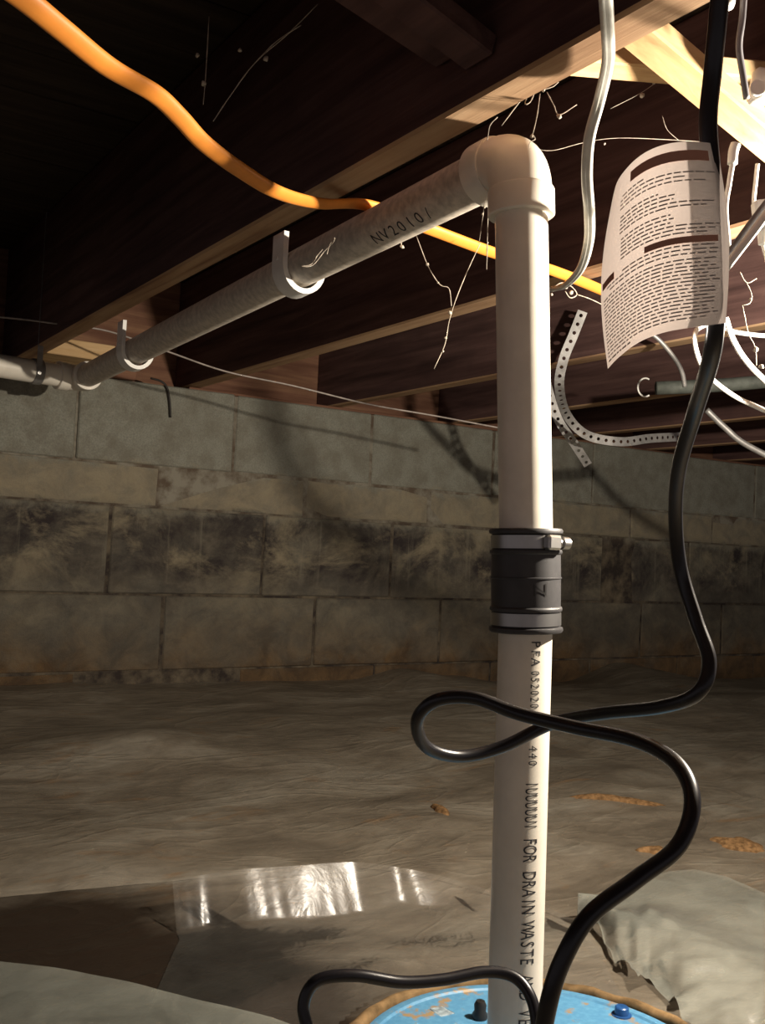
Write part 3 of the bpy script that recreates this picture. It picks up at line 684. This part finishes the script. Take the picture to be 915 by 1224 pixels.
web('two pale curled cobweb wisps clinging to the side of the horizontal pipe', [[(386, 298, 1.105), (379, 306, 1.105), (372, 316, 1.105), (360, 318, 1.105), (374, 317, 1.105), (388, 300, 1.1), (398, 290, 1.09), (400, 284, 1.09), (394, 293, 1.09), (391, 304, 1.09)]], [(400, 285, 1.09, .0015)], 0.0011)

# ------------------------------------------------------------------ paper tag
top_c = [(733, 236), (738, 218), (748, 203), (762, 189), (780, 178), (803, 171), (830, 169), (857, 172)]
bot_c = [(727, 441), (735, 432), (745, 423), (758, 413), (775, 404), (800, 396), (832, 391), (868, 386)]
def curve_at(tab, u):
    f = u * (len(tab) - 1); i = min(int(f), len(tab) - 2); t_ = f - i
    P = [tab[max(i - 1, 0)], tab[i], tab[i + 1], tab[min(i + 2, len(tab) - 1)]]
    return tuple(0.5 * (2 * P[1][k] + (P[2][k] - P[0][k]) * t_ + (2 * P[0][k] - 5 * P[1][k] + 4 * P[2][k] - P[3][k]) * t_ ** 2 + (3 * P[1][k] - P[0][k] - 3 * P[2][k] + P[3][k]) * t_ ** 3) for k in (0, 1))
def tag_pt(u, v, off=0.0):
    a, b_ = curve_at(top_c, u), curve_at(bot_c, u)
    bow = math.sin(math.pi * v) * (-11 * (1 - u) ** 3 + 9 * u ** 3)
    z = 0.452 + 0.055 * (1 - u) ** 2.2 - 0.006 * v + 0.012 * u ** 4
    return pz(a[0] + (b_[0] - a[0]) * v + bow, a[1] + (b_[1] - a[1]) * v, z - off)
def tag_grid(nu, nv, u0=0, u1=1, v0=0, v1=1, off=0.0):
    V = [tag_pt(u0 + (u1 - u0) * i / nu, v0 + (v1 - v0) * j / nv, off) for j in range(nv + 1) for i in range(nu + 1)]
    F = [(j * (nu + 1) + i, j * (nu + 1) + i + 1, (j + 1) * (nu + 1) + i + 1, (j + 1) * (nu + 1) + i) for j in range(nv) for i in range(nu)]
    return V, F
tg = thing('paper_tag', 'curled white paper warning tag with red headings hanging on the black cord', 'tag', pz(850, 400, .46))
obj('paper', tag_grid(28, 36), m_paper, tg)
rows = []
def words(v, u0, u1, hgt, gap=0.2):
    u = u0
    while u < u1 - 0.01:
        wd = random.uniform(0.025, 0.075); e = min(u + wd, u1); n = 2
        rows.append(tag_grid(n, 1, u, e, v, v + hgt, 0.0006)); u = e + 0.012
for k in range(4): words(0.135 + k * 0.022, 0.27 if k == 0 else 0.25, (0.52, 0.95, 0.8, 0.9)[k], 0.0075)
for k in range(5): words(0.25 + k * 0.021, 0.26, (0.62, 0.74, 0.72, 0.93, 0.9)[k], 0.008)
for k in range(6): words(0.375 + k * 0.021, 0.28, (0.70, 0.72, 0.7, 0.95, 0.93, 0.9)[k], 0.008)
for k in range(3): words(0.55 + k * 0.022, (0.3, 0.1, 0.14)[k], 0.94, 0.008)
for k in range(17): words(0.625 + k * 0.0198, 0.05 if k != 5 else 0.06, (0.95, 0.9, 0.93)[k % 3], 0.0078)
words(0.965, 0.05, 0.4, 0.010)
obj('printed_text', merge(*rows), m_print, tg, smooth=False)['kind'] = 'stuff'
for u0, u1, v0, v1 in ((0.36, 0.93, 0.045, 0.10), (0.52, 0.94, 0.505, 0.54), (0.03, 0.20, 0.52, 0.56)):
    obj('red_heading', tag_grid(10, 1, u0, u1, v0, v1, 0.0005), m_red, tg, smooth=False)
V, F = tag_grid(20, 30, -0.0, 1.0, 0, 1, 0.0015)
obj('clear_sleeve', tag_grid(20, 30, 0, 1, 0, 1, -0.002), m_sleeve, tg)

# ------------------------------------------------------------------ loose plastic sheets
def prune(vf):
    V, F = vf; used = sorted({i for f in F for i in f}); mp = {k: n for n, k in enumerate(used)}
    return [V[k] for k in used], [tuple(mp[i] for i in f) for f in F]
def lin(t_, x):
    if x <= t_[0][0]: return t_[0][1]
    for (a, u), (b_, v) in zip(t_, t_[1:]):
        if x <= b_: return u + (v - u) * (x - a) / (b_ - a)
    return t_[-1][1]
def on_ground(x, y_, lift=0.0):
    p = ph(x, y_, -0.43)
    for _ in range(14):
        q = ph(x, y_, ground(p.x, p.y) + lift); p = p.lerp(q, 0.6)
    return p
def sheetA():
    """sheet in front of the overlap: its far edge stands up in a creased fold, then it drops and lies on the soil"""
    edge = [(206, 1053), (250, 1048), (300, 1044), (360, 1040), (420, 1036), (470, 1041), (530, 1053), (590, 1071), (640, 1085), (700, 1110)]
    ehx = [(206, .046), (240, .047), (300, .050), (420, .052), (480, .036), (560, .02), (640, .008)]
    pts = spline([Vector((x, y_, 0)) for x, y_ in edge], 24)
    E = [on_ground(q.x, q.y, lerp_tab(q.x, ehx)) for q in pts]
    nu, nv = len(pts) - 1, 90; V = []
    fx = Vector((FW.x, FW.y, 0)).normalized(); rx = Vector((RT.x, RT.y, 0)).normalized()
    for j in range(nv + 1):
        d = 0.55 * (j / nv) ** 1.6
        for i in range(nu + 1):
            p, px_ = E[i], pts[i].x; eh = lerp_tab(px_, ehx); k_ = eh / .05
            st = min(d, 0.05) * k_
            pp = p - Vector((0.10, 1, 0)).normalized() * st - fx * (d - st)
            fall = max(0.0, 1 - d / (0.036 + 0.012 * noise.noise(Vector((px_ / 60.0, 0.7, 0.2))) + 0.0025 * noise.noise(Vector((px_ / 14.0, 3.7, 0.2)))))
            # creases: straight fold lines at random positions make flat facets
            x_, y_ = pp.x, pp.y; cz = 0
            for m_ in range(9):
                an = (m_ * 2.399 + 0.6) % 3.1416; ph_ = x_ * math.cos(an) + y_ * math.sin(an)
                f_ = (ph_ / (0.055 + 0.012 * m_) + m_ * 0.37) % 1.0
                cz += abs(f_ - 0.5) * (0.5 + 0.5 * math.sin(m_ * 5.1))
            cz = (cz - 1.1) * 0.0024
            g = ground(pp.x, pp.y)
            z = g + 0.001 + 0.005 * max(0, min(1, (i - 4) / 40)) + eh * fall + cz * k_ * min(1, d / .02) * (0.12 + math.exp(-d / 0.09))
            z = max(z, g + 0.0008)
            V.append(Vector((pp.x, pp.y, H(z))))
    F = []
    for j in range(nv):
        for i in range(nu):
            c = V[j * (nu + 1) + i]
            if math.hypot(c.x - LC.x, c.y - LC.y) < 0.208: continue
            F.append((j * (nu + 1) + i, j * (nu + 1) + i + 1, (j + 1) * (nu + 1) + i + 1, (j + 1) * (nu + 1) + i))
    return prune((V, F))
o = obj('plastic_sheet', sheetA(), m_sheet); tag(o, 'clear plastic sheet with shiny creased raised edge left of the pipe foot', 'plastic sheet')
def flat_sheet(upx, lox, lift0, lift1, amp1, nu=110, nv=60, seed=3.0, prof=lambda v: max(0, (v - .4) / .6) ** 2):
    V = []
    for j in range(nv + 1):
        for i in range(nu + 1):
            x = upx[0][0] + (upx[-1][0] - upx[0][0]) * i / nu; v = j / nv; yv = lin(upx, x) + (lin(lox, x) - lin(upx, x)) * v
            p = on_ground(x, yv)
            cr = abs(noise.noise(Vector((p.x * 15, p.y * 21, seed)))) + .5 * noise.noise(Vector((p.x * 30, p.y * 36, 1.0)))
            amp = 0.001 + amp1 * max(0, (v - .5) / .5) ** 1.2
            V.append(p + Vector((0, 0, lift0 + lift1 * prof(v) + amp * max(cr, -0.1))))
    F = [(j * (nu + 1) + i, j * (nu + 1) + i + 1, (j + 1) * (nu + 1) + i + 1, (j + 1) * (nu + 1) + i) for j in range(nv) for i in range(nu)]
    return V, F
o = obj('plastic_sheet', flat_sheet([(690, 1100), (720, 1080), (760, 1056), (800, 1046), (830, 1043), (870, 1052), (915, 1072), (980, 1095), (1200, 1160)],
    [(690, 1108), (715, 1120), (737, 1162), (752, 1172), (762, 1191), (775, 1178), (790, 1194), (802, 1206), (815, 1228), (860, 1262), (915, 1290), (980, 1310), (1200, 1330)], 0.005, 0.034, 0.022, nu=190, prof=lambda v: lerp_tab(v, [(0.2, 0), (0.62, 1), (1.0, 0.1)])), m_sheet2)
tag(o, 'milky crumpled plastic sheet with ragged edge right of the blue lid', 'plastic sheet')
o = obj('plastic_sheet', flat_sheet([(-500, 1010), (-80, 1000), (200, 985), (420, 978), (590, 1000), (720, 1050)],
    [(-500, 1105), (-80, 1080), (0, 1073), (100, 1063), (206, 1054), (300, 1045), (360, 1041), (420, 1037), (470, 1042), (530, 1054), (590, 1072), (640, 1086), (720, 1118)], 0.0025, -0.0022, 0.0, 120, 40, prof=lambda v: max(0, (v - .9) / .1)), m_sheet3)
tag(o, 'dull brown plastic ground sheet ending in a long curved edge above the creased sheet', 'plastic sheet')
o = obj('plastic_sheet', flat_sheet([(-400, 1130), (-80, 1150), (0, 1158), (70, 1166), (150, 1182), (230, 1203), (320, 1224), (420, 1262)],
    [(-400, 1500), (100, 1500), (320, 1420), (420, 1290)], 0.008, 0.0, 0.004, 60, 40, 8.0), m_sheet2)
tag(o, 'pale plastic sheet lying in the bottom left corner in front of soil darkened with painted shade', 'plastic sheet')

# soil smears on the plastic
def clod(name, px, py, w_, h_, ang, label):
    p = ph(px, py, -0.43)
    for _ in range(5): p = ph(px, py, ground(p.x, p.y))
    V, F = [], []; n, m_ = 26, 5
    V.append(p + Vector((0, 0, 0.006)))
    for j in range(1, m_ + 1):
        for k in range(n):
            a = 2 * math.pi * k / n; r = j / m_ * (1 + 0.5 * noise.noise(Vector((math.cos(a) * 1.6, math.sin(a) * 1.6, px))) + 0.15 * noise.noise(Vector((math.cos(a) * 5, math.sin(a) * 5, px))))
            q = Vector((math.cos(a) * w_ * r, math.sin(a) * h_ * r, 0)); q.rotate(Matrix.Rotation(ang, 3, 'Z')); q += p
            V.append(Vector((q.x, q.y, H(ground(q.x, q.y)) + (0.007 * (1 - (j / m_) ** 2) + 0.002 * noise.noise(q * 60)) + (0.0015 if j < m_ else -0.001))))
    for k in range(n): F.append((0, 1 + k, 1 + (k + 1) % n))
    for j in range(m_ - 1):
        for k in range(n): F.append((1 + j * n + k, 1 + (j + 1) * n + k, 1 + (j + 1) * n + (k + 1) % n, 1 + j * n + (k + 1) % n))
    o = obj(name, (V, F), m_soil); tag(o, label, 'soil')
clod('soil_smear', 885, 1010, 0.04, 0.03, -.5, 'orange soil smear on the plastic at the right edge')
clod('soil_smear', 527, 969, 0.012, 0.026, -.2, 'small orange soil clod on the plastic just left of the pipe')
clod('soil_smear', 735, 958, 0.09, 0.009, -.56, 'thin streak of tan soil on the plastic right of the pipe')
clod('soil_smear', 785, 1018, 0.03, 0.016, -.6, 'tan soil smear on the plastic beside the curve of the black cord')

# ------------------------------------------------------------------ lamp holder carrying the bulb (right of the frame)
def lamp_holder(L, label):
    t = thing('lamp_holder', label, 'lamp', L + Vector((0, 0, 0.03)))
    obj('socket', lathe(L + Vector((0, 0, 0.02)), (0, 0, 1), [(0, .012), (0, .018), (0.03, .020), (0.045, .012), (0.045, .0005)], 24), m_white, t, auto=40)
    obj('lamp_cord', tube([L + Vector((0, 0, 0.062)), L + Vector((0.004, 0.002, 0.12)), L + Vector((0, 0, 0.2)), Vector((L.x, L.y, H(CT)))], 0.003, n=4), m_white, t)
lamp_holder(Vector((LAMP.x, LAMP.y, LAMP.z)), 'porcelain lamp holder hanging beside the second joist, right of the view')
